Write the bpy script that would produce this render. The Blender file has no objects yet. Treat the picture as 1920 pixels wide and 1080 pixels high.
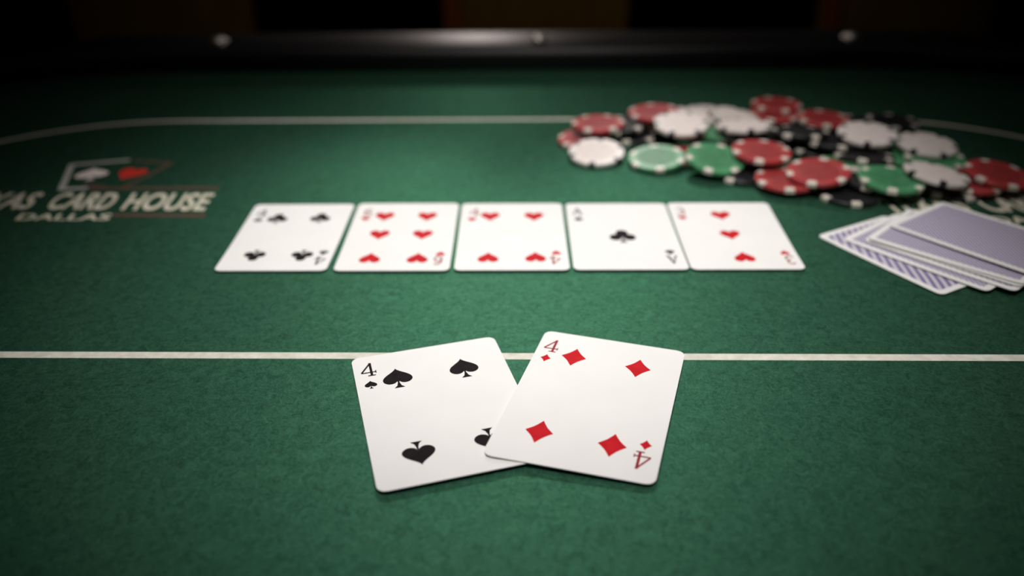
import bpy, bmesh, math, random
from mathutils import Vector, Matrix

random.seed(7)
SC = bpy.context.scene
COL = SC.collection
T = 0.76                      # height of the felt above the floor
MM = 0.001

# ------------------------------------------------------------------ camera
cd = bpy.data.cameras.new('camera')
cd.sensor_fit = 'HORIZONTAL'; cd.sensor_width = 36.0
cd.lens = 36.0 * 1484.98 / 1920.0
cd.clip_start = 0.01; cd.clip_end = 50
cam = bpy.data.objects.new('camera', cd); COL.objects.link(cam)
PITCH = math.radians(29.282)
m = Matrix.Rotation(math.pi / 2 - PITCH, 4, 'X') @ Matrix.Rotation(math.radians(-0.778), 4, 'Z')
cam.matrix_world = Matrix.Translation((0, 0, T + 0.20003)) @ m
cd.dof.use_dof = True
cd.dof.focus_distance = 0.332
cd.dof.aperture_fstop = 3.9
SC.camera = cam

# ------------------------------------------------------------------ world, lamps, exposure
w = bpy.data.worlds.new('room_dark'); SC.world = w; w.use_nodes = True
w.node_tree.nodes['Background'].inputs[0].default_value = (0.9, 0.8, 0.7, 1)
w.node_tree.nodes['Background'].inputs[1].default_value = 0.002
SC.view_settings.view_transform = 'Standard'
SC.view_settings.look = 'None'
SC.view_settings.gamma = 1.0
SC.view_settings.use_curve_mapping = False
SC.view_settings.exposure = 0.0


def spot(name, loc, target, power, angle, blend, radius, color):
    l = bpy.data.lights.new(name, 'SPOT')
    l.energy = power; l.spot_size = math.radians(angle); l.spot_blend = blend
    l.shadow_soft_size = radius; l.color = color
    o = bpy.data.objects.new(name, l); COL.objects.link(o)
    o.location = loc
    d = Vector(target) - Vector(loc)
    o.rotation_euler = d.to_track_quat('-Z', 'Y').to_euler()
    return o


# the shaded lamp that hangs over the table: one soft-edged pool of light
spot('table_lamp', (0.015, 0.10, T + 1.0), (0.010, 0.435, T), 43.0, 39, 1.0, 0.05, (1.0, 0.975, 0.95))
# weak fill light added to lift the far part of the felt
spot('far_felt_fill', (0.0, 0.78, T + 0.95), (0.0, 0.66, T), 5.0, 64, 1.0, 0.08, (1.0, 0.94, 0.88))
# two unseen low back lights, added to brighten the middle of the felt
spot('added_back_light', (-0.12, 1.35, T + 0.62), (-0.105, 0.36, T), 10.3, 18, 1.0, 0.03, (1.0, 0.95, 0.90))
spot('added_back_light', (0.17, 1.35, T + 0.62), (0.110, 0.36, T), 10.3, 18, 1.0, 0.03, (1.0, 0.95, 0.90))
# more added lights: one lifts the back wall, one puts highlights on the rail
spot('wall_fill', (0.12, 1.75, T + 1.5), (0.06, 2.95, T - 0.25), 20, 95, 1.0, 0.1, (1.0, 0.80, 0.50))
spot('rail_highlight_fill', (-0.09, 2.30, T + 0.50), (0.02, 0.97, T + 0.02), 7.0, 36, 0.7, 0.06, (1.0, 0.86, 0.80))

# ------------------------------------------------------------------ measured positions (millimetres on the felt)
CHIPS = [  # colour, x, y, height of underside, tilt in x, tilt in y, spin
    ('k', 94.18, 593.23, 0.05, 0.0, 0.0, 10),
    ('r', 56.76, 581.74, 1.87, 0.0863, 0.0293, 40),
    ('r', 117.49, 615.1, 2.22, -0.0767, -0.0767, 0),
    ('k', 83.21, 594.59, 7.44, 0.0267, -0.0005, 20),
    ('r', 130.7, 543.48, 0.05, 0.0, 0.0, 15),
    ('k', 158.32, 509.41, 0.05, 0.0, 0.0, 50),
    ('k', 155.0, 569.64, 2.05, -0.0706, -0.0706, 0),
    ('g', 159.77, 579.25, 4.6, -0.0706, -0.0706, 30),
    ('k', 147.49, 620.52, 2.74, -0.1104, -0.0767, 0),
    ('w', 168.73, 642.13, 2.52, -0.1024, -0.0697, 10),
    ('w', 145.31, 612.81, 8.61, -0.0406, 0.0191, 40),
    ('k', 216.01, 471.22, 0.05, 0.0, 0.0, 25),
    ('r', 180.61, 486.72, 3.6, 0.0, 0.0, 20),
    ('k', 233.71, 481.34, 3.47, -0.1342, -0.0671, 0),
    ('k', 284.38, 476.91, 0.05, 0.0, 0.0, 40),
    ('r', 296.75, 478.69, 3.6, 0.0, 0.0, 0),
    ('g', 241.31, 470.54, 9.43, -0.03, 0.06, 10),
    ('w', 271.17, 473.89, 11.33, -0.14, 0.0, 15),
    ('k', 206.29, 573.33, 0.05, 0.0, 0.0, 10),
    ('k', 177.67, 553.13, 7.49, -0.0739, 0.1305, 40),
    ('k', 222.99, 553.01, 2.67, -0.0927, 0.0927, 33),
    ('g', 229.62, 510.07, 5.36, -0.0438, -0.1435, 20),
    ('k', 305.69, 616.36, 0.05, 0.0, 0.0, 15),
    ('k', 277.35, 570.37, 0.05, 0.0, 0.0, 0),
    ('g', 282.87, 534.29, 1.99, -0.019, 0.0956, 25),
    ('k', 244.09, 520.0, 6.88, -0.0438, -0.1435, 5),
    ('k', 231.67, 547.66, 8.41, -0.0589, -0.0771, 30),
    ('k', 213.45, 617.66, 0.05, 0.0, 0.0, 20),
    ('k', 211.35, 557.92, 12.22, -0.0125, -0.1081, 45),
    ('w', 175.65, 608.08, 9.62, -0.1495, 0.0119, 5),
    ('r', 113.41, 610.4, 12.35, 0.0519, 0.0119, 30),
    ('k', 267.92, 607.98, 2.35, 0.097, -0.0623, 10),
    ('r', 67.72, 589.3, 10.58, 0.0267, -0.0005, 0),
    ('w', 62.35, 546.54, 3.02, 0.028, 0.146, 15),
    ('g', 103.8, 533.19, 2.96, 0.08, 0.1, 28),
    ('g', 140.24, 516.98, 7.91, -0.08, 0.2, 5),
    ('w', 127.99, 575.99, 13.95, 0.0251, 0.1479, 0),
    ('w', 172.71, 567.32, 14.42, 0.0386, -0.0946, 30),
    ('r', 172.45, 518.95, 11.72, -0.03, 0.05, 10),
    ('r', 214.99, 629.01, 3.6, 0.0, 0.0, 5),
    ('r', 220.58, 643.77, 7.15, 0.0, 0.0, 35),
    ('r', 245.84, 606.06, 6.69, -0.0176, 0.0176, 20),
    ('w', 254.64, 544.93, 14.59, 0.03, 0.1, 10),
    ('g', 294.79, 523.11, 4.27, -0.019, 0.0956, 0),
    ('w', 294.44, 536.09, 9.08, -0.019, 0.0956, 40),
    ('r', 200.34, 485.13, 9.47, 0.0968, 0.0647, 0),
    ('r', 314.15, 479.65, 8.47, -0.07, 0.1, 30),
]
CHIP_LABEL = [
    'black chip with cream spots flat on the felt behind the leftmost white chip',
    'red chip under the leftmost white chip, its left rim sticking out',
    'red chip low at the back left, below the red chip behind the left white ones',
    'black chip lying on another black chip beside the leftmost upper red chip',
    'red chip flat on the felt, peeping out between the two front left green chips',
    'black chip flat on the felt at the right foot of the tall green chip pair',
    'black chip leaning under the half hidden green chip between two white chips',
    'half hidden green chip wedged between the two big white chips',
    'black chip almost hidden behind the left big white chip',
    'white chip at the very back, left of the topmost red chip',
    'white chip at the back just behind the left big white chip',
    'black chip flat on the felt at the front edge, nearest to the board cards',
    'front red chip overlapped by the brighter red chip on its right',
    'black chip tucked between the front red chip and the front right green chip',
    'black chip flat on the felt under the right slanting white chip, above the lettering',
    'dark red chip peeping out left of the far right red chip',
    'front right green chip nearest to the fanned cards',
    'white chip slanting down to the right, touching the front right green chip',
    'black chip low in the middle of the heap behind the front red chips',
    'black chip leaning just above the middle red chip',
    'black chip in the middle, behind the brighter front red chip',
    'dark green chip mostly hidden right behind the brighter front red chip',
    'black chip at the back right, behind the right big white chip',
    'black chip low under the right big white chip',
    'green chip peeping out left of the back right green chip',
    'black chip leaning right of the hidden dark green chip, below the right big white chip',
    'black chip lying left of the right big white chip',
    'black chip at the back under the pair of topmost red chips',
    'black chip between the topmost red pair and the middle red chip',
    'white chip tilted at the back behind the middle big white chip',
    'red chip at the back left, partly behind the left big white chip',
    'black chip leaning behind the right big white chip, beside the back right red chip',
    'upper red chip at the left end of the heap, behind the leftmost white chip',
    'leftmost white chip, lying over a red chip',
    'leftmost green chip, tilted towards the left front',
    'second green chip from the left, tilted towards the viewer',
    'left big white chip with dark edge notches',
    'middle big white chip below the topmost red pair',
    'middle red chip lying behind the front red pair',
    'lower red chip of the pair at the very top of the heap',
    'topmost red chip at the back, upper one of its pair',
    'back right red chip beside the topmost pair',
    'right big white chip behind the black chips',
    'back right green chip under the tilted far right white chip',
    'far right white chip, tilted, next to the oval line',
    'brighter front red chip lying over another red chip',
    'far right red chip lying over a darker one, by the picture edge',
]
CARDS = {  # suit, corners TL TR BR BL, prints (kind, u, v, upside down)
    'hs': ('spade', [[-72.16, 292.57, 0.3], [-8.97, 309.81, 0.3], [15.07, 224.64, 1.5], [-48.12, 207.39, 1.6]], [('p', 0.27, 0.777, 0), ('p', 0.711, 0.769, 0), ('p', 0.273, 0.2, 1), ('p', 0.699, 0.2, 1), ('4', 0.096, 0.881, 0), ('s', 0.093, 0.757, 0)]),
    'hd': ('diamond', [[15.71, 313.56, 0.75], [77.26, 294.96, 0.25], [49.55, 209.54, 1.3], [-12.1, 225.95, 2.5]], [('p', 0.274, 0.799, 0), ('p', 0.718, 0.79, 0), ('p', 0.263, 0.202, 0), ('p', 0.708, 0.196, 0), ('4', 0.094, 0.867, 0), ('s', 0.09, 0.755, 0), ('s', 0.897, 0.234, 1), ('4', 0.895, 0.134, 1)]),
    'c1': ('club', [[-162.83, 469.45, 0.1], [-99.44, 468.14, 0.1], [-99.93, 376.58, 0.8], [-160.9, 378.04, 0.8]], [('p', 0.299, 0.762, 0), ('p', 0.718, 0.768, 0), ('p', 0.282, 0.208, 1), ('p', 0.717, 0.206, 1), ('4', 0.114, 0.852, 0), ('s', 0.114, 0.738, 0), ('s', 0.904, 0.248, 1), ('4', 0.9, 0.134, 1)]),
    'c2': ('heart', [[-96.83, 468.91, 0.1], [-32.94, 467.15, 0.1], [-33.57, 374.66, 0.8], [-96.12, 376.17, 0.8]], [('p', 0.295, 0.775, 0), ('p', 0.71, 0.773, 0), ('p', 0.299, 0.495, 0), ('p', 0.702, 0.493, 0), ('p', 0.283, 0.176, 1), ('p', 0.704, 0.174, 1), ('6', 0.124, 0.846, 0), ('s', 0.116, 0.742, 0), ('s', 0.9, 0.23, 1), ('6', 0.888, 0.132, 1)]),
    'c3': ('heart', [[-30.87, 466.65, 0.1], [32.24, 464.91, 0.1], [31.17, 373.4, 0.8], [-31.01, 374.89, 0.8]], [('p', 0.288, 0.774, 0), ('p', 0.714, 0.772, 0), ('p', 0.288, 0.178, 1), ('p', 0.709, 0.183, 1), ('4', 0.132, 0.854, 0), ('s', 0.113, 0.731, 0), ('s', 0.897, 0.24, 1), ('4', 0.881, 0.133, 1)]),
    'c4': ('club', [[34.58, 464.41, 0.1], [97.25, 462.68, 0.1], [95.02, 372.16, 0.8], [33.19, 373.64, 0.8]], [('a', 0.493, 0.472, 0), ('A', 0.106, 0.862, 0), ('s', 0.11, 0.738, 0), ('s', 0.882, 0.242, 1), ('A', 0.886, 0.135, 1)]),
    'c5': ('heart', [[98.66, 463.06, 0.1], [161.67, 461.33, 0.1], [156.47, 370.68, 0.8], [95.86, 372.13, 0.8]], [('p', 0.482, 0.781, 0), ('p', 0.487, 0.481, 0), ('p', 0.514, 0.174, 1), ('3', 0.107, 0.862, 0), ('s', 0.101, 0.748, 0), ('s', 0.897, 0.23, 1), ('3', 0.909, 0.123, 1)]),
}
MUCK = [  # left corner x, y, turn, height at the far and near ends
    (176.5, 412.5, 27.9, 0.0, 0.6), (188.5, 406.0, 37.0, 0.9, 2.0), (198.8, 402.2, 39.0, 1.9, 3.0),
    (200.8, 402.8, 41.2, 2.8, 3.9), (200.0, 401.3, 43.8, 3.6, 4.8), (217.0, 415.3, 34.4, 5.0, 6.8)]
STUDS = [0.0285, 0.345, 0.675, 1.0, 1.33, 1.66, 1.99, 2.32, 2.65, 2.95, -0.302]
LINE_W = 0.0050

# ------------------------------------------------------------------ helpers


def tag(o, label=None, cat=None, group=None, kind=None):
    if label: o['label'] = label
    if cat: o['category'] = cat
    if group: o['group'] = group
    if kind: o['kind'] = kind
    return o


def obj(name, bm, mat, parent=None, loc=None, smooth=False):
    me = bpy.data.meshes.new(name)
    bm.normal_update()
    bm.to_mesh(me); bm.free()
    if mat is not None:
        for x in (mat if isinstance(mat, (list, tuple)) else [mat]): me.materials.append(x)
    if smooth:
        for p in me.polygons: p.use_smooth = True
    o = bpy.data.objects.new(name, me); COL.objects.link(o)
    if parent is not None: o.parent = parent
    if loc is not None: o.location = loc
    return o


def empty(name, loc, rz=0.0):
    o = bpy.data.objects.new(name, None); COL.objects.link(o)
    o.location = loc; o.rotation_euler = (0, 0, rz); o.empty_display_size = 0.02
    return o


def mat_new(name):
    mt = bpy.data.materials.new(name); mt.use_nodes = True
    nt = mt.node_tree
    return mt, nt, nt.nodes['Principled BSDF']


def plain(name, col, rough=0.5, metal=0.0, spec=0.5):
    mt, nt, b = mat_new(name)
    b.inputs['Base Color'].default_value = (*col, 1)
    b.inputs['Roughness'].default_value = rough
    b.inputs['Metallic'].default_value = metal
    b.inputs['Specular IOR Level'].default_value = spec
    return mt


def noisy(name, c0, c1, scale, rough=0.5, spec=0.5, bump=0.0, detail=4, metal=0.0, stretch=(1, 1, 1)):
    mt, nt, b = mat_new(name)
    tc = nt.nodes.new('ShaderNodeTexCoord'); mp = nt.nodes.new('ShaderNodeMapping')
    mp.inputs['Scale'].default_value = stretch
    nz = nt.nodes.new('ShaderNodeTexNoise'); nz.inputs['Scale'].default_value = scale
    nz.inputs['Detail'].default_value = detail
    cr = nt.nodes.new('ShaderNodeValToRGB')
    cr.color_ramp.elements[0].position = 0.3; cr.color_ramp.elements[1].position = 0.7
    cr.color_ramp.elements[0].color = (*c0, 1); cr.color_ramp.elements[1].color = (*c1, 1)
    nt.links.new(tc.outputs['Object'], mp.inputs['Vector'])
    nt.links.new(mp.outputs['Vector'], nz.inputs['Vector'])
    nt.links.new(nz.outputs['Fac'], cr.inputs['Fac'])
    nt.links.new(cr.outputs['Color'], b.inputs['Base Color'])
    b.inputs['Roughness'].default_value = rough
    b.inputs['Specular IOR Level'].default_value = spec
    b.inputs['Metallic'].default_value = metal
    if bump:
        bp = nt.nodes.new('ShaderNodeBump'); bp.inputs['Strength'].default_value = bump
        bp.inputs['Distance'].default_value = 0.0006
        nt.links.new(nz.outputs['Fac'], bp.inputs['Height'])
        nt.links.new(bp.outputs['Normal'], b.inputs['Normal'])
    return mt


def felt_material():
    mt, nt, b = mat_new('green_felt')
    tc = nt.nodes.new('ShaderNodeTexCoord')

    def noise(scale, detail, rough=0.6, dist=0.0):
        n = nt.nodes.new('ShaderNodeTexNoise')
        n.inputs['Scale'].default_value = scale; n.inputs['Detail'].default_value = detail
        n.inputs['Roughness'].default_value = rough; n.inputs['Distortion'].default_value = dist
        nt.links.new(tc.outputs['Object'], n.inputs['Vector'])
        return n
    fine = noise(900, 3, 0.7, 0.6)       # single fibres, about a millimetre
    mid = noise(230, 4, 0.65, 1.2)       # tufts and crossing hairs
    big = noise(26, 3, 0.5)              # brushed patches
    mix = nt.nodes.new('ShaderNodeMath'); mix.operation = 'MULTIPLY_ADD'
    nt.links.new(mid.outputs['Fac'], mix.inputs[0]); mix.inputs[1].default_value = 0.55
    m2 = nt.nodes.new('ShaderNodeMath'); m2.operation = 'MULTIPLY'; m2.inputs[1].default_value = 0.45
    nt.links.new(fine.outputs['Fac'], m2.inputs[0]); nt.links.new(m2.outputs[0], mix.inputs[2])
    cr = nt.nodes.new('ShaderNodeValToRGB')
    e = cr.color_ramp.elements
    e[0].position = 0.36; e[0].color = FELT_DARK
    e[1].position = 0.64; e[1].color = FELT_LIGHT
    nt.links.new(mix.outputs[0], cr.inputs['Fac'])
    hue = nt.nodes.new('ShaderNodeMix'); hue.data_type = 'RGBA'; hue.blend_type = 'MULTIPLY'
    c2 = nt.nodes.new('ShaderNodeValToRGB')
    c2.color_ramp.elements[0].position = 0.35; c2.color_ramp.elements[0].color = (0.92, 0.95, 1.02, 1)
    c2.color_ramp.elements[1].position = 0.65; c2.color_ramp.elements[1].color = (1.08, 1.04, 0.96, 1)
    nt.links.new(big.outputs['Fac'], c2.inputs['Fac'])
    hue.inputs['Factor'].default_value = 1.0
    nt.links.new(cr.outputs['Color'], hue.inputs['A']); nt.links.new(c2.outputs['Color'], hue.inputs['B'])
    bp = nt.nodes.new('ShaderNodeBump'); bp.inputs['Strength'].default_value = 0.5
    bp.inputs['Distance'].default_value = 0.0005
    nt.links.new(mix.outputs[0], bp.inputs['Height'])
    # matt nap under a soft green lustre of the combed fibres
    df = nt.nodes.new('ShaderNodeBsdfDiffuse'); df.inputs['Roughness'].default_value = 0.6
    gl = nt.nodes.new('ShaderNodeBsdfGlossy'); gl.inputs['Roughness'].default_value = 0.54
    gv = nt.nodes.new('ShaderNodeMix'); gv.data_type = 'RGBA'; gv.blend_type = 'MULTIPLY'; gv.inputs['Factor'].default_value = 1.0
    gv.inputs['A'].default_value = FELT_LUSTRE
    c3 = nt.nodes.new('ShaderNodeValToRGB')
    c3.color_ramp.elements[0].position = 0.36; c3.color_ramp.elements[0].color = (0.55, 0.55, 0.55, 1)
    c3.color_ramp.elements[1].position = 0.64; c3.color_ramp.elements[1].color = (1, 1, 1, 1)
    nt.links.new(mix.outputs[0], c3.inputs['Fac']); nt.links.new(c3.outputs['Color'], gv.inputs['B'])
    ms = nt.nodes.new('ShaderNodeMixShader'); ms.inputs['Fac'].default_value = 0.32
    nt.links.new(hue.outputs['Result'], df.inputs['Color']); nt.links.new(gv.outputs['Result'], gl.inputs['Color'])
    nt.links.new(bp.outputs['Normal'], df.inputs['Normal']); nt.links.new(bp.outputs['Normal'], gl.inputs['Normal'])
    nt.links.new(df.outputs['BSDF'], ms.inputs[1]); nt.links.new(gl.outputs['BSDF'], ms.inputs[2])
    nt.nodes.remove(b)
    nt.links.new(ms.outputs['Shader'], nt.nodes['Material Output'].inputs['Surface'])
    return mt


FELT_DARK = (0.004, 0.012, 0.008, 1)
FELT_LUSTRE = (0.16, 0.53, 0.32, 1)
FELT_LIGHT = (0.022, 0.050, 0.033, 1)

M = {}
M['felt'] = felt_material()
M['line'] = noisy('cream_line_print', (0.62, 0.60, 0.50), (0.80, 0.78, 0.69), 260, 0.9, 0.2)
M['letters'] = noisy('cream_letter_print', (0.60, 0.56, 0.43), (0.78, 0.74, 0.60), 150, 0.9, 0.2)
M['print_white'] = noisy('grey_white_print', (0.42, 0.42, 0.38), (0.56, 0.55, 0.50), 150, 0.9, 0.2)
M['print_spade'] = plain('pale_spade_print', (0.86, 0.74, 0.70), 0.9, 0, 0.2)
M['print_red'] = plain('red_heart_print', (0.60, 0.030, 0.020), 0.9, 0, 0.2)
M['print_maroon'] = plain('dull_maroon_print', (0.105, 0.062, 0.045), 0.9, 0, 0.2)
M['leather'] = noisy('black_leather', (0.006, 0.006, 0.007), (0.011, 0.010, 0.011), 420, 0.42, 0.5, 0.25)
M['black_wood'] = noisy('black_stained_wood', (0.008, 0.006, 0.005), (0.016, 0.012, 0.010), 40, 0.5, 0.4)
M['chrome'] = plain('polished_nickel', (0.90, 0.83, 0.77), 0.5, 1.0)
M['card'] = noisy('card_stock_white', (0.875, 0.855, 0.835), (0.91, 0.89, 0.87), 45, 0.6, 0.2)
M['ink_black'] = noisy('card_black_ink', (0.006, 0.0045, 0.005), (0.013, 0.010, 0.0105), 240, 0.65, 0.08)
M['ink_red'] = noisy('card_red_ink', (0.54, 0.006, 0.014), (0.62, 0.012, 0.020), 240, 0.65, 0.1)
M['ink_dark_red'] = plain('card_dark_red_ink', (0.30, 0.010, 0.020), 0.6, 0, 0.2)
CH = {'r': ('red', (0.36, 0.038, 0.040), (0.44, 0.052, 0.053)),
      'g': ('green', (0.060, 0.24, 0.105), (0.080, 0.30, 0.140)),
      'k': ('black', (0.010, 0.010, 0.011), (0.018, 0.018, 0.019)),
      'w': ('white', (0.68, 0.60, 0.56), (0.78, 0.70, 0.66))}
for k, (n, a, b_) in CH.items():
    M['chip_' + k] = noisy(n + '_chip_clay', a, b_, 180, 0.38, 0.45)
    M['inlay_' + k] = noisy(n + '_chip_inlay', tuple(c * 0.72 for c in a), tuple(c * 0.78 for c in b_), 180, 0.45, 0.4)
M['inlay_w'] = noisy('white_chip_inlay', (0.70, 0.60, 0.56), (0.78, 0.68, 0.64), 180, 0.45, 0.4)
M['spot_w'] = noisy('cream_spot_clay', (0.68, 0.60, 0.52), (0.78, 0.70, 0.62), 180, 0.4, 0.45)
M['spot_k'] = noisy('black_spot_clay', (0.010, 0.010, 0.014), (0.018, 0.018, 0.024), 180, 0.4, 0.45)
M['carpet'] = noisy('dark_carpet', (0.010, 0.008, 0.007), (0.022, 0.016, 0.013), 300, 0.95, 0.1, 0.5)
M['wall'] = noisy('dark_plaster', (0.016, 0.012, 0.010), (0.022, 0.017, 0.013), 30, 0.9, 0.1)
M['panel_wood'] = noisy('brown_panel_wood', (0.10, 0.064, 0.018), (0.17, 0.112, 0.034), 5, 0.5, 0.3, 0.0, 6, 0.0, (14, 14, 1))
M['stile_wood'] = noisy('red_brown_stile_wood', (0.16, 0.045, 0.020), (0.22, 0.070, 0.030), 5, 0.45, 0.3, 0.0, 6, 0.0, (14, 14, 1))
M['chair'] = noisy('black_vinyl', (0.006, 0.006, 0.006), (0.012, 0.011, 0.011), 120, 0.45, 0.4, 0.2)


def back_material(name, period, twist):
    """card back print: pale lavender ground with fine slanting blue lines"""
    mt, nt, b = mat_new(name)
    tc = nt.nodes.new('ShaderNodeTexCoord'); mp = nt.nodes.new('ShaderNodeMapping')
    mp.inputs['Rotation'].default_value = (0, 0, math.radians(twist))
    wv = nt.nodes.new('ShaderNodeTexWave'); wv.wave_type = 'BANDS'; wv.bands_direction = 'X'
    wv.inputs['Scale'].default_value = 2 * math.pi / (20 * period * MM)
    wv.inputs['Distortion'].default_value = 1.2; wv.inputs['Detail'].default_value = 1.0
    wv.inputs['Detail Scale'].default_value = 0.5
    cr = nt.nodes.new('ShaderNodeValToRGB')
    cr.color_ramp.elements[0].position = 0.34; cr.color_ramp.elements[0].color = (0.20, 0.18, 0.36, 1)
    cr.color_ramp.elements[1].position = 0.62; cr.color_ramp.elements[1].color = (0.68, 0.62, 0.68, 1)
    nt.links.new(tc.outputs['Object'], mp.inputs['Vector']); nt.links.new(mp.outputs['Vector'], wv.inputs['Vector'])
    nt.links.new(wv.outputs['Fac'], cr.inputs['Fac']); nt.links.new(cr.outputs['Color'], b.inputs['Base Color'])
    b.inputs['Roughness'].default_value = 0.45; b.inputs['Specular IOR Level'].default_value = 0.35
    return mt


M['back_fine'] = back_material('lavender_back_print_fine', 1.9, 38)
M['back_bold'] = back_material('lavender_back_print_bold', 3.9, 36)


def box(bm, c, s):
    r = bmesh.ops.create_cube(bm, size=1.0)
    bmesh.ops.scale(bm, vec=s, verts=r['verts']); bmesh.ops.translate(bm, vec=c, verts=r['verts'])
    return r['verts']


def rbox(bm, c, s, bev, seg=3):
    vs = box(bm, c, s)
    es = list({e for v in vs for e in v.link_edges})
    bmesh.ops.bevel(bm, geom=es, offset=bev, segments=seg, affect='EDGES', profile=0.5)


def cyl(bm, p0, p1, r0, r1=None, seg=14):
    p0, p1 = Vector(p0), Vector(p1); r1 = r0 if r1 is None else r1
    d = p1 - p0
    r = bmesh.ops.create_cone(bm, cap_ends=True, segments=seg, radius1=r0, radius2=r1, depth=d.length)
    q = d.to_track_quat('Z', 'Y').to_matrix().to_4x4()
    bmesh.ops.transform(bm, matrix=Matrix.Translation((p0 + p1) / 2) @ q, verts=r['verts'])


def flat(bm, pts, z):
    """an ngon through 2-D points at height z, facing up"""
    f = bm.faces.new([bm.verts.new((x, y, z)) for x, y in pts])
    f.normal_update()
    if f.normal.z < 0: f.normal_flip()
    return f


# ------------------------------------------------------------------ the room
def struct(name, bm, mt):
    return tag(obj(name, bm, mt), kind='structure')


bm = bmesh.new(); box(bm, (0, 0.6, -0.05), (6.4, 5.2, 0.1)); struct('floor', bm, M['carpet'])
bm = bmesh.new(); box(bm, (0, 0.6, 2.75), (6.4, 5.2, 0.1)); struct('ceiling', bm, M['wall'])
bm = bmesh.new(); box(bm, (-3.15, 0.6, 1.35), (0.1, 5.2, 2.7)); struct('wall_left', bm, M['wall'])
bm = bmesh.new(); box(bm, (3.15, 0.6, 1.35), (0.1, 5.2, 2.7)); struct('wall_right', bm, M['wall'])
bm = bmesh.new(); box(bm, (0, -1.95, 1.35), (6.2, 0.1, 2.7)); struct('wall_front', bm, M['wall'])
bm = bmesh.new(); box(bm, (0, 3.05, 1.35), (6.2, 0.1, 2.7)); wb = struct('wall_back', bm, M['wall'])
# timber wainscot on the back wall: broad boards between proud stiles
BW = 0.62
for k in range(-4, 5):
    x = 0.14 + k * (BW + 0.07)
    bm = bmesh.new(); rbox(bm, (x, 2.992, 0.58), (BW, 0.016, 0.98), 0.004, 1)
    obj('wood_panel', bm, M['panel_wood'], wb)
    bm = bmesh.new(); rbox(bm, (x + BW / 2 + 0.035, 2.985, 0.58), (0.062, 0.03, 0.98), 0.005, 1)
    obj('stile', bm, M['stile_wood'], wb)
bm = bmesh.new(); rbox(bm, (0, 2.985, 1.10), (6.2, 0.03, 0.06), 0.008, 2)
tag(obj('trim_1', bm, M['stile_wood']), kind='structure')
bm = bmesh.new(); rbox(bm, (0, 2.98, 0.045), (6.2, 0.04, 0.09), 0.008, 2)
tag(obj('baseboard_back', bm, M['black_wood']), kind='structure')

# ------------------------------------------------------------------ the poker table
TC = Vector((-0.0088, 0.4690, T)); TR = math.radians(-1.7)
table = empty('poker_table', (TC.x, TC.y, 0.0), TR)
tag(table, 'oval poker table with green felt, cream betting line and black padded rail', 'poker table')


def tl(x, y):
    """room millimetres on the felt -> the table's own frame, metres"""
    dx, dy = x * MM - TC.x, y * MM - TC.y
    c, s = math.cos(-TR), math.sin(-TR)
    return (dx * c - dy * s, dx * s + dy * c)


def stadium(half, r, seg=40):
    pts = []
    for k in range(seg + 1):
        a = -math.pi / 2 + math.pi * k / seg
        pts.append((half + r * math.cos(a), r * math.sin(a), math.cos(a), math.sin(a)))
    for k in range(seg + 1):
        a = math.pi / 2 + math.pi * k / seg
        pts.append((-half + r * math.cos(a), r * math.sin(a), math.cos(a), math.sin(a)))
    return pts


HALF, RF = 0.320, 0.3365
# felt slab
bm = bmesh.new()
o1 = [(p[0], p[1]) for p in stadium(HALF, RF + 0.004)]
top = [bm.verts.new((x, y, T)) for x, y in o1]; bot = [bm.verts.new((x, y, T - 0.004)) for x, y in o1]
bm.faces.new(top); bm.faces.new(bot[::-1])
n = len(o1)
for k in range(n): bm.faces.new((bot[k], bot[(k + 1) % n], top[(k + 1) % n], top[k]))
felt = obj('felt', bm, M['felt'], table)
# deck board under the felt
bm = bmesh.new()
o1 = [(p[0], p[1]) for p in stadium(HALF, RF + 0.10)]
top = [bm.verts.new((x, y, T - 0.0045)) for x, y in o1]; bot = [bm.verts.new((x, y, T - 0.045)) for x, y in o1]
bm.faces.new(top); bm.faces.new(bot[::-1])
n = len(o1)
for k in range(n): bm.faces.new((bot[k], bot[(k + 1) % n], top[(k + 1) % n], top[k]))
obj('table_board', bm, M['black_wood'], table)
# padded rail swept round the table
PROF = [(0.0005, 0.0), (0.0, 0.010), (0.0008, 0.016), (0.0035, 0.0200), (0.009, 0.0224), (0.019, 0.0240), (0.034, 0.0254), (0.050, 0.0262),
        (0.066, 0.0252), (0.080, 0.0215), (0.092, 0.0145), (0.099, 0.004), (0.101, -0.008), (0.100, -0.024), (0.094, -0.034)]
bm = bmesh.new(); rings = []
for (x, y, nx, ny) in stadium(HALF, RF, 64):
    rings.append([bm.verts.new((x + nx * d, y + ny * d, T + h)) for d, h in PROF])
for k in range(len(rings)):
    a, b_ = rings[k], rings[(k + 1) % len(rings)]
    for j in range(len(PROF) - 1): bm.faces.new((a[j], b_[j], b_[j + 1], a[j + 1]))
bmesh.ops.recalc_face_normals(bm, faces=bm.faces)
rail = obj('padded_rail', bm, M['leather'], table, smooth=True)
tag(rail, 'black leather padded rail')
# nail-head studs let into the rail's front curve, about 32 cm apart
stud_bm = bmesh.new()
r = bmesh.ops.create_uvsphere(stud_bm, u_segments=20, v_segments=12, radius=0.0078)
bmesh.ops.scale(stud_bm, vec=(1, 1, 0.62), verts=r['verts'])
c_ = bmesh.ops.create_cone(stud_bm, cap_ends=True, segments=20, radius1=0.0098, radius2=0.0084, depth=0.0016)
first = obj('stud', stud_bm, M['chrome'], rail, smooth=True)
per_s = 2 * HALF; RS = RF + 0.027


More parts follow.
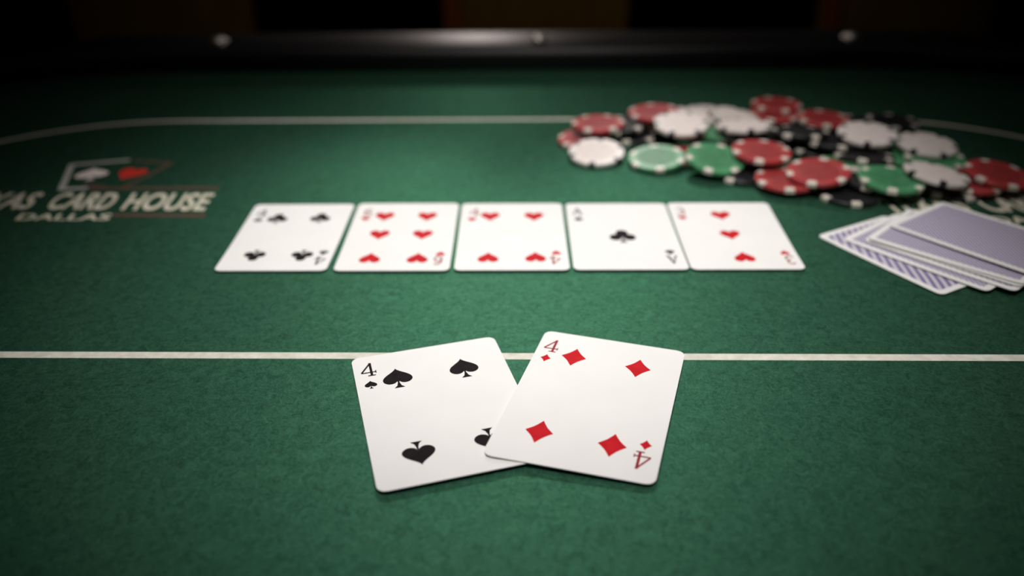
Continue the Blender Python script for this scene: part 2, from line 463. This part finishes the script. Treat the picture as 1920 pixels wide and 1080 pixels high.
def rail_point(s):
    """arc length along the stud row, from the far middle, clockwise"""
    arc = math.pi * RS
    L = 2 * per_s + 2 * arc; s = s % L
    if s < HALF: return (s, RS, 0, 1)
    s -= HALF
    if s < arc:
        a = math.pi / 2 - s / RS; return (HALF + RS * math.cos(a), RS * math.sin(a), math.cos(a), math.sin(a))
    s -= arc
    if s < per_s: return (HALF - s, -RS, 0, -1)
    s -= per_s
    if s < arc:
        a = -math.pi / 2 - s / RS; return (-HALF + RS * math.cos(a), RS * math.sin(a), math.cos(a), math.sin(a))
    s -= arc
    return (-HALF + s, RS, 0, 1)


for k, s in enumerate(STUDS):
    st = first if k == 0 else first.copy()
    if k: COL.objects.link(st); st.parent = rail
    x, y, nx, ny = rail_point(s)
    st.location = (x, y, T + 0.0250)
    st.rotation_euler = Vector((-nx * 0.25, -ny * 0.25, 0.97)).to_track_quat('Z', 'Y').to_euler()
# two pedestals carry the board
for sx in (-1, 1):
    bm = bmesh.new()
    cyl(bm, (sx * 0.32, 0, 0.05), (sx * 0.32, 0, T - 0.045), 0.09, 0.09, 28)
    cyl(bm, (sx * 0.32, 0, 0.0), (sx * 0.32, 0, 0.05), 0.25, 0.22, 36)
    obj('pedestal', bm, M['black_wood'], table)

# printed oval betting line
bm = bmesh.new()
a = [bm.verts.new((p[0], p[1], T + 0.00008)) for p in stadium(0.273, 0.1745 - LINE_W / 2, 64)]
b_ = [bm.verts.new((p[0], p[1], T + 0.00008)) for p in stadium(0.273, 0.1745 + LINE_W / 2, 64)]
for k in range(len(a)): bm.faces.new((a[k], b_[k], b_[(k + 1) % len(a)], a[(k + 1) % len(a)]))
obj('betting_line', bm, M['line'], felt)


def text_bm(bm, body, corners, bold=0.05, z=0.0001):
    """lettering with Blender's own face, mapped into a quad given by its four felt corners (BL, BR, TR, TL in room mm)"""
    cu = bpy.data.curves.new('lettering', 'FONT'); cu.body = body; cu.size = 1.0
    cu.resolution_u = 4; cu.space_character = 1.04
    o = bpy.data.objects.new('lettering', cu); COL.objects.link(o)
    dg = bpy.context.evaluated_depsgraph_get()
    me = o.evaluated_get(dg).to_mesh()
    vs = [tuple(v.co) for v in me.vertices]; fs = [tuple(p.vertices) for p in me.polygons]
    o.evaluated_get(dg).to_mesh_clear()
    bpy.data.objects.remove(o); bpy.data.curves.remove(cu)
    x0 = min(v[0] for v in vs); x1 = max(v[0] for v in vs); y0 = min(v[1] for v in vs); y1 = max(v[1] for v in vs)
    BL, BR, TRc, TLc = [Vector(c) for c in corners]
    for i, (sx, sy) in enumerate(((-1, -0.7), (1, 0.7), (-1, 0.7), (1, -0.7), (0, 0))):   # heavy strokes: shifted impressions, each a hair higher
        nv = []
        for v in vs:
            u, t = (v[0] + sx * bold - x0 + bold) / (x1 - x0 + 2 * bold), (v[1] + sy * bold - y0 + bold) / (y1 - y0 + 2 * bold)
            p = BL * (1 - u) * (1 - t) + BR * u * (1 - t) + TRc * u * t + TLc * (1 - u) * t
            q = tl(p.x, p.y); nv.append(bm.verts.new((q[0], q[1], T + z + i * 0.000012)))
        for f in fs:
            try: bm.faces.new([nv[k] for k in f])
            except ValueError: pass
    for f in bm.faces:
        f.normal_update()
        if f.normal.z < 0: f.normal_flip()


def strip(bm, pts, wd, z):
    """a printed line of the given width through felt points (room mm)"""
    for i, (p, q) in enumerate(zip(pts[:-1], pts[1:])):
        p, q = Vector(p), Vector(q); d = (q - p).normalized(); nrm = Vector((-d.y, d.x)) * wd / 2; e = d * wd / 2
        flat(bm, [tl(*c) for c in (p - e - nrm, q + e - nrm, q + e + nrm, p - e + nrm)], T + z + i * 0.000012)


# ------------------------------------------------------------------ flat shapes used as prints (unit size, centred, y up)
def heart_pts():
    pts = []
    for k in range(48):
        t = 2 * math.pi * k / 48
        x = 16 * math.sin(t) ** 3; y = 13 * math.cos(t) - 5 * math.cos(2 * t) - 2 * math.cos(3 * t) - math.cos(4 * t)
        pts.append((x / 33.0, (y + 2.6) / 30.0))
    return [pts]


def diamond_pts():
    cs = [(0, 0.5), (0.43, 0), (0, -0.5), (-0.43, 0)]
    pts = []
    for k in range(4):
        p, q = Vector(cs[k]), Vector(cs[(k + 1) % 4])
        for j in range(6):
            t = j / 6; c = p.lerp(q, t); c *= 1 - 0.11 * math.sin(math.pi * t)
            pts.append((c.x, c.y))
    return [pts]


def circle(cx, cy, r, n=22):
    return [(cx + r * math.cos(2 * math.pi * k / n), cy + r * math.sin(2 * math.pi * k / n)) for k in range(n)]


STEM = [(-0.025, -0.12), (-0.03, -0.26), (-0.07, -0.40), (-0.17, -0.5), (0.17, -0.5), (0.07, -0.40), (0.03, -0.26), (0.025, -0.12)]


def spade_pts():
    h = heart_pts()[0]
    return [[(x * 0.98, -y * 0.80 + 0.10) for x, y in h], STEM]


def club_pts():
    return [circle(0, 0.25, 0.235), circle(-0.265, -0.09, 0.235), circle(0.265, -0.09, 0.235),
            [(-0.12, 0.12), (-0.12, -0.08), (0.12, -0.08), (0.12, 0.12)], STEM]


def stroke(a, b, wd):
    a, b = Vector(a), Vector(b); d = (b - a).normalized(); nrm = Vector((-d.y, d.x)) * wd / 2; e = d * wd * 0.3
    return [tuple(c) for c in (a - e - nrm, b + e - nrm, b + e + nrm, a - e + nrm)]


def arc_strokes(cx, cy, rx, ry, a0, a1, wd, n=12):
    p = [(cx + rx * math.cos(math.radians(a0 + (a1 - a0) * k / n)), cy + ry * math.sin(math.radians(a0 + (a1 - a0) * k / n))) for k in range(n + 1)]
    return [stroke(p[k], p[k + 1], wd) for k in range(n)]


GLYPH = {
    '4': [stroke((0.16, 0.48), (-0.40, -0.20), 0.10), stroke((-0.40, -0.22), (0.42, -0.22), 0.075), stroke((0.16, 0.48), (0.16, -0.46), 0.15),
          stroke((-0.04, -0.47), (0.36, -0.47), 0.07), stroke((0.42, -0.13), (0.42, -0.30), 0.06)],
    'A': [stroke((0.0, 0.48), (-0.32, -0.46), 0.09), stroke((0.0, 0.48), (0.32, -0.46), 0.15), stroke((-0.2, -0.14), (0.2, -0.14), 0.07),
          stroke((-0.44, -0.47), (-0.18, -0.47), 0.07), stroke((0.16, -0.47), (0.46, -0.47), 0.07)],
    '3': arc_strokes(-0.02, 0.24, 0.26, 0.24, 150, -90, 0.11) + arc_strokes(-0.02, -0.23, 0.30, 0.26, 90, -150, 0.12),
    '6': arc_strokes(0.0, -0.20, 0.28, 0.28, 0, 360, 0.12, 18) + arc_strokes(0.10, 0.0, 0.38, 0.46, 178, 70, 0.12),
}
SUIT = {'heart': heart_pts, 'diamond': diamond_pts, 'spade': spade_pts, 'club': club_pts}

# ------------------------------------------------------------------ printed emblems and lettering on the felt


def emblem(dx, dy, name_cards, mirror=False):
    """two fanned cards: pale outline with a spade, dull red outline with a heart"""
    bm = bmesh.new()
    f = lambda p: (p[0] + dx, p[1] + dy)
    strip(bm, [f((-282.5, 556.8)), f((-319.0, 548.5)), f((-303.8, 501.8)), f((-289, 503.0))], 4.2, 0.0001)
    obj('emblem_pale_card', bm, M['print_white'], felt)
    bm = bmesh.new()
    strip(bm, [f((-276, 556.0)), f((-247.5, 549.5)), f((-254, 525)), f((-262, 505))], 3.6, 0.00009)
    strip(bm, [f((-291, 510)), f((-276, 505))], 4.0, 0.00009)
    obj('emblem_red_card', bm, M['print_maroon'], felt)
    bm = bmesh.new()
    for i, poly in enumerate(spade_pts()):
        flat(bm, [tl(*f((-296.0 + x * 23 * math.cos(.3) - y * 25 * math.sin(.3), 530 + x * 23 * math.sin(.3) + y * 25 * math.cos(.3)))) for x, y in poly], T + 0.00012 + i * 0.000012)
    obj('emblem_spade', bm, M['print_spade'], felt)
    bm = bmesh.new()
    for poly in heart_pts():
        flat(bm, [tl(*f((-268.5 + x * 20 - y * -4, 528 + y * 23 + x * -4))) for x, y in poly], T + 0.00012)
    obj('emblem_heart', bm, M['print_red'], felt)


emblem(0, 0, 'left')
bm = bmesh.new()
strip(bm, [(-289, 502.5), (-199, 500.0)], 4.6, 0.00007)
strip(bm, [(-247, 457.0), (-193, 454.5)], 5.0, 0.00007)
obj('lettering_band', bm, M['print_maroon'], felt)
bm = bmesh.new()
text_bm(bm, 'TEXAS', [(-364, 470.5), (-309, 467.8), (-311, 496), (-366, 498.5)], 0.03)
text_bm(bm, 'CARD', [(-298.5, 467.3), (-256, 464.8), (-259, 493.8), (-301, 495.5)], 0.03)
text_bm(bm, 'HOUSE', [(-248.5, 464.4), (-194, 461.3), (-196, 491), (-251.5, 493.3)], 0.03)
text_bm(bm, 'DALLAS', [(-308, 451.0), (-249, 448.8), (-250, 459.0), (-309, 461.3)], 0.025)
obj('lettering', bm, M['letters'], felt)
# the same legend at the other end of the table
bm = bmesh.new()
text_bm(bm, 'TEXAS', [(233, 443), (284, 443), (282, 471), (231, 471)], 0.03)
text_bm(bm, 'CARD', [(294, 442.5), (337, 442.5), (335, 470.5), (292, 470.5)], 0.03)
text_bm(bm, 'HOUSE', [(346, 442), (401, 442), (399, 470), (344, 470)], 0.03)
text_bm(bm, 'DALLAS', [(288, 426), (347, 426), (346, 437), (287, 437)], 0.025)
obj('lettering', bm, M['letters'], felt)

# ------------------------------------------------------------------ playing cards


def bil(q, u, v):
    return (1 - u) * v * q[0] + u * v * q[1] + u * (1 - v) * q[2] + (1 - u) * (1 - v) * q[3]


def card_mesh(q, zf, W=63.5, L=88.9, rad=3.6, th=0.3):
    """rounded sheet: q gives TL, TR, BR, BL in mm about the card's origin, zf(u, v) the height of its underside"""
    rows = []
    ys = [0, 0.35, 0.9, 1.7, 2.6, 3.6] + [3.6 + (L - 7.2) * k / 10 for k in range(1, 10)] + [L - c for c in (3.6, 2.6, 1.7, 0.9, 0.35, 0)]
    for y in ys:
        d = min(y, L - y)
        ins = 0.0 if d >= rad else rad - math.sqrt(max(rad * rad - (rad - d) ** 2, 0))
        us = [(ins + (W - 2 * ins) * k / 8) / W for k in range(9)]
        rows.append([(u, y / L) for u in us])
    bm = bmesh.new(); tp, bt = [], []
    for row in rows:
        a, b2 = [], []
        for u, v in row:
            p = bil(q, u, v); z = zf(u, v)
            a.append(bm.verts.new((p.x * MM, p.y * MM, (z + th) * MM))); b2.append(bm.verts.new((p.x * MM, p.y * MM, z * MM)))
        tp.append(a); bt.append(b2)
    R_, C_ = len(rows), 9
    for i in range(R_ - 1):
        for j in range(C_ - 1):
            bm.faces.new((tp[i][j], tp[i][j + 1], tp[i + 1][j + 1], tp[i + 1][j]))
            bm.faces.new((bt[i][j], bt[i + 1][j], bt[i + 1][j + 1], bt[i][j + 1]))
    rim = [(0, j) for j in range(C_)] + [(i, C_ - 1) for i in range(1, R_)] + [(R_ - 1, j) for j in range(C_ - 2, -1, -1)] + [(i, 0) for i in range(R_ - 2, 0, -1)]
    for k in range(len(rim)):
        (a, b2), (c, d) = rim[k], rim[(k + 1) % len(rim)]
        bm.faces.new((bt[a][b2], bt[c][d], tp[c][d], tp[a][b2]))
    return bm


def print_bm(q, zf, polys, u0, v0, sx, sy, inv, W=63.5, L=88.9):
    bm = bmesh.new()
    for i, poly in enumerate(polys):
        vs = []
        for x, y in poly:
            if inv: x, y = -x, -y
            u, v = u0 + x * sx / W, v0 + y * sy / L
            p = bil(q, u, v); vs.append(bm.verts.new((p.x * MM, p.y * MM, (zf(u, v) + 0.345 + 0.004 * i) * MM)))
        f = bm.faces.new(vs); f.normal_update()
        if f.normal.z < 0: f.normal_flip()
    return bm


CARD_LABEL = {
    'hs': 'four of spades lying face up, tucked under the four of diamonds',
    'hd': 'four of diamonds lying face up, overlapping the four of spades',
    'c1': 'four of clubs face up at the left end of the five card board',
    'c2': 'six of hearts face up beside the four of clubs',
    'c3': 'four of hearts face up in the middle of the five card board',
    'c4': 'ace of clubs face up beside the four of hearts',
    'c5': 'three of hearts face up at the right end of the five card board'}
for key in ('c1', 'c2', 'c3', 'c4', 'c5', 'hs', 'hd'):
    suit, quad, items = CARDS[key]
    q3 = [Vector(c) for c in quad]
    ctr = sum((Vector((c.x, c.y)) for c in q3), Vector((0, 0))) / 4
    q = [Vector((c.x - ctr.x, c.y - ctr.y, c.z)) for c in q3]
    if key == 'hd': zf = lambda u, v, q=q: bil(q, u, v).z
    else: zf = lambda u, v, q=q: 0.05 + bil(q, u, v).z * (2 * v - 1) ** 2
    card = obj('playing_card', card_mesh(q, zf), M['card'], None, (ctr.x * MM, ctr.y * MM, T + 0.0001))
    tag(card, CARD_LABEL[key], 'playing card', 'hole cards in front' if key[0] == 'h' else 'community cards in a row')
    red = suit in ('heart', 'diamond')
    ink = M['ink_red'] if red else M['ink_black']
    SZ = {'spade': (13.0, 14.6), 'diamond': (12.8, 13.6), 'club': (12.6, 13.4), 'heart': (12.2, 12.6)}[suit]
    for kind, u, v, inv in items:
        if kind == 'p': obj('pip', print_bm(q, zf, SUIT[suit](), u, v, SZ[0], SZ[1], inv), ink, card)
        elif kind == 'a': obj('pip', print_bm(q, zf, SUIT[suit](), u, v, 15.6, 16.5, inv), ink, card)
        elif kind == 's': obj('index_pip', print_bm(q, zf, SUIT[suit](), u, v, 5.4, 5.8, inv), ink, card)
        else: obj('index_number', print_bm(q, zf, GLYPH[kind], u, v, 7.2, 9.6, inv), M['ink_dark_red'] if red else M['ink_black'], card)

# face-down cards fanned at the right
DW, DL = 57.5, 80.5
MUCK_LABEL = ['face down card at the bottom of the fanned pile, its bold striped edge showing',
              'face down card second from the bottom of the fanned pile',
              'face down card third from the bottom of the fanned pile',
              'face down card third from the top of the fanned pile',
              'face down card just under the top card of the fanned pile',
              'face down lavender backed card on top of the fanned pile']
for k, (lx, ly, ang, z0, z1) in enumerate(MUCK):
    a = math.radians(ang); sx, sy = Vector((math.cos(a), math.sin(a))), Vector((math.sin(a), -math.cos(a)))
    L0 = Vector((lx, ly)); c4 = [L0, L0 + sx * DW, L0 + sx * DW + sy * DL, L0 + sy * DL]
    ctr = (c4[0] + c4[2]) / 2
    # the sheet lies in its own frame and the object turns it
    q = [Vector((-DW / 2, DL / 2, 0)), Vector((DW / 2, DL / 2, 0)), Vector((DW / 2, -DL / 2, 0)), Vector((-DW / 2, -DL / 2, 0))]
    zf = lambda u, v, z0=z0, z1=z1: z0 + (z1 - z0) * (1 - v) + 0.25 * (2 * v - 1) ** 2
    card = obj('playing_card', card_mesh(q, zf, DW, DL, 3.4), M['card'], None, (ctr.x * MM, ctr.y * MM, T + 0.0001))
    card.rotation_euler = (0, 0, a)
    tag(card, MUCK_LABEL[k], 'playing card', 'face down cards in the fanned pile')
    bm = bmesh.new(); g = []
    for i in range(13):
        v = (3.6 + (DL - 7.2) * i / 12) / DL
        row = []
        for j in range(5):
            u = (3.6 + (DW - 7.2) * j / 4) / DW
            p = bil(q, u, v); row.append(bm.verts.new((p.x * MM, p.y * MM, (zf(u, v) + 0.35) * MM)))
        g.append(row)
    for i in range(12):
        for j in range(4): bm.faces.new((g[i][j], g[i][j + 1], g[i + 1][j + 1], g[i + 1][j]))
    obj('back_print', bm, M['back_bold'] if k == 0 else M['back_fine'], card)

# ------------------------------------------------------------------ poker chips
CR, CT = 20.0, 3.3


def lathe(prof, seg, bm):
    rings = []
    for r_, z in prof:
        if r_ < 1e-6: rings.append([bm.verts.new((0, 0, z * MM))])
        else: rings.append([bm.verts.new((r_ * MM * math.cos(2 * math.pi * k / seg), r_ * MM * math.sin(2 * math.pi * k / seg), z * MM)) for k in range(seg)])
    for a, b2 in zip(rings[:-1], rings[1:]):
        for k in range(seg):
            k2 = (k + 1) % seg
            if len(a) == 1: bm.faces.new((a[0], b2[k], b2[k2]))
            elif len(b2) == 1: bm.faces.new((a[k], b2[0], a[k2]))
            else: bm.faces.new((a[k], b2[k], b2[k2], a[k2]))
    bmesh.ops.recalc_face_normals(bm, faces=bm.faces)


def chip_body():
    bm = bmesh.new()
    lathe([(0, 0), (19.2, 0), (19.8, 0.25), (20, 0.7), (20, CT - 0.7), (19.8, CT - 0.25), (19.2, CT), (14.0, CT), (13.6, CT - 0.22), (0, CT - 0.22)], 48, bm)
    return bm


def spot_mesh(half_deg):
    """an edge insert: wraps from the top face over the rim to the underside"""
    bm = bmesh.new(); prof = [(16.1, CT + 0.04), (19.25, CT + 0.04), (19.86, CT - 0.22), (20.05, CT - 0.68), (20.05, 0.68), (19.86, 0.22), (19.25, -0.04), (16.1, -0.04)]
    rows = []
    for k in range(5):
        a = math.radians(-half_deg + 2 * half_deg * k / 4)
        rows.append([bm.verts.new((r_ * MM * math.cos(a), r_ * MM * math.sin(a), z * MM)) for r_, z in prof])
    for a, b2 in zip(rows[:-1], rows[1:]):
        for j in range(len(prof)): bm.faces.new((a[j], b2[j], b2[(j + 1) % len(prof)], a[(j + 1) % len(prof)]))
    bm.faces.new(rows[0][::-1]); bm.faces.new(rows[-1])
    bmesh.ops.recalc_face_normals(bm, faces=bm.faces)
    return bm


def inlay_mesh():
    bm = bmesh.new(); lathe([(0, CT - 0.2), (12.6, CT - 0.2), (13.0, CT - 0.12), (12.6, CT - 0.04), (0, CT - 0.04)], 40, bm); return bm


GROUP = {'r': 'red chips in the heap', 'g': 'green chips in the heap', 'k': 'black chips in the heap', 'w': 'white chips in the heap'}
PROTO = {}
for i, (c, x, y, z, tb, tc_, spin) in enumerate(CHIPS):
    if c not in PROTO:
        body = obj('poker_chip', chip_body(), M['chip_' + c], None, smooth=True)
        for p in body.data.polygons: p.use_smooth = abs(p.normal.z) < 0.97
        kids = []
        sp = obj('edge_spot', spot_mesh(8.6 if c != 'w' else 6.5), M['spot_w'] if c != 'w' else M['spot_k'], body)
        kids.append(sp)
        for k in range(1, 6):
            s2 = sp.copy(); COL.objects.link(s2); s2.parent = body; s2.rotation_euler = (0, 0, k * math.pi / 3); kids.append(s2)
        kids.append(obj('centre_inlay', inlay_mesh(), M['inlay_' + c], body))
        PROTO[c] = (body, kids); chip = body
    else:
        b0, kids = PROTO[c]
        chip = b0.copy(); COL.objects.link(chip)
        for k_ in kids:
            k2 = k_.copy(); COL.objects.link(k2); k2.parent = chip
    nrm = Vector((-tb, -tc_, 1)).normalized()
    rot = Vector((0, 0, 1)).rotation_difference(nrm).to_matrix().to_4x4() @ Matrix.Rotation(math.radians(spin), 4, 'Z')
    chip.rotation_mode = 'XYZ'
    chip.rotation_euler = rot.to_euler()
    chip.location = (x * MM, y * MM, T + z * MM)
    tag(chip, CHIP_LABEL[i], 'poker chip', GROUP[c])

# ------------------------------------------------------------------ black chairs on the far side


def make_chair(first_parts=None):
    root = empty('upholstered_chair', (0, 0, 0))
    bm = bmesh.new(); rbox(bm, (0, 0.0, 0.43), (0.44, 0.44, 0.09), 0.03, 3); obj('seat', bm, M['chair'], root, smooth=True)
    bm = bmesh.new(); rbox(bm, (0, 0.225, 0.70), (0.43, 0.07, 0.46), 0.03, 3); obj('backrest', bm, M['chair'], root, smooth=True)
    for sx in (-1, 1):
        for sy in (-1, 1):
            bm = bmesh.new(); cyl(bm, (sx * 0.19, sy * 0.19, 0), (sx * 0.185, sy * 0.185, 0.40), 0.014, 0.019, 12)
            obj('leg', bm, M['black_wood'], root)
    return root


CHAIR_AT = [(-0.362, 1.66, 'black upholstered chair beyond the rail, just left of the middle'),
            (0.488, 1.66, 'black upholstered chair beyond the rail, just right of the middle'),
            (-1.20, 1.64, 'black upholstered chair beyond the rail at the far left'),
            (1.315, 1.64, 'black upholstered chair beyond the rail at the far right')]
proto = make_chair()
for i, (x, y, lab) in enumerate(CHAIR_AT):
    if i == 0: c = proto
    else:
        c = proto.copy(); COL.objects.link(c)
        for ch in list(proto.children):
            d = ch.copy(); COL.objects.link(d); d.parent = c
    c.location = (x, y, 0)
    tag(c, lab, 'chair', 'chairs on the far side of the table')
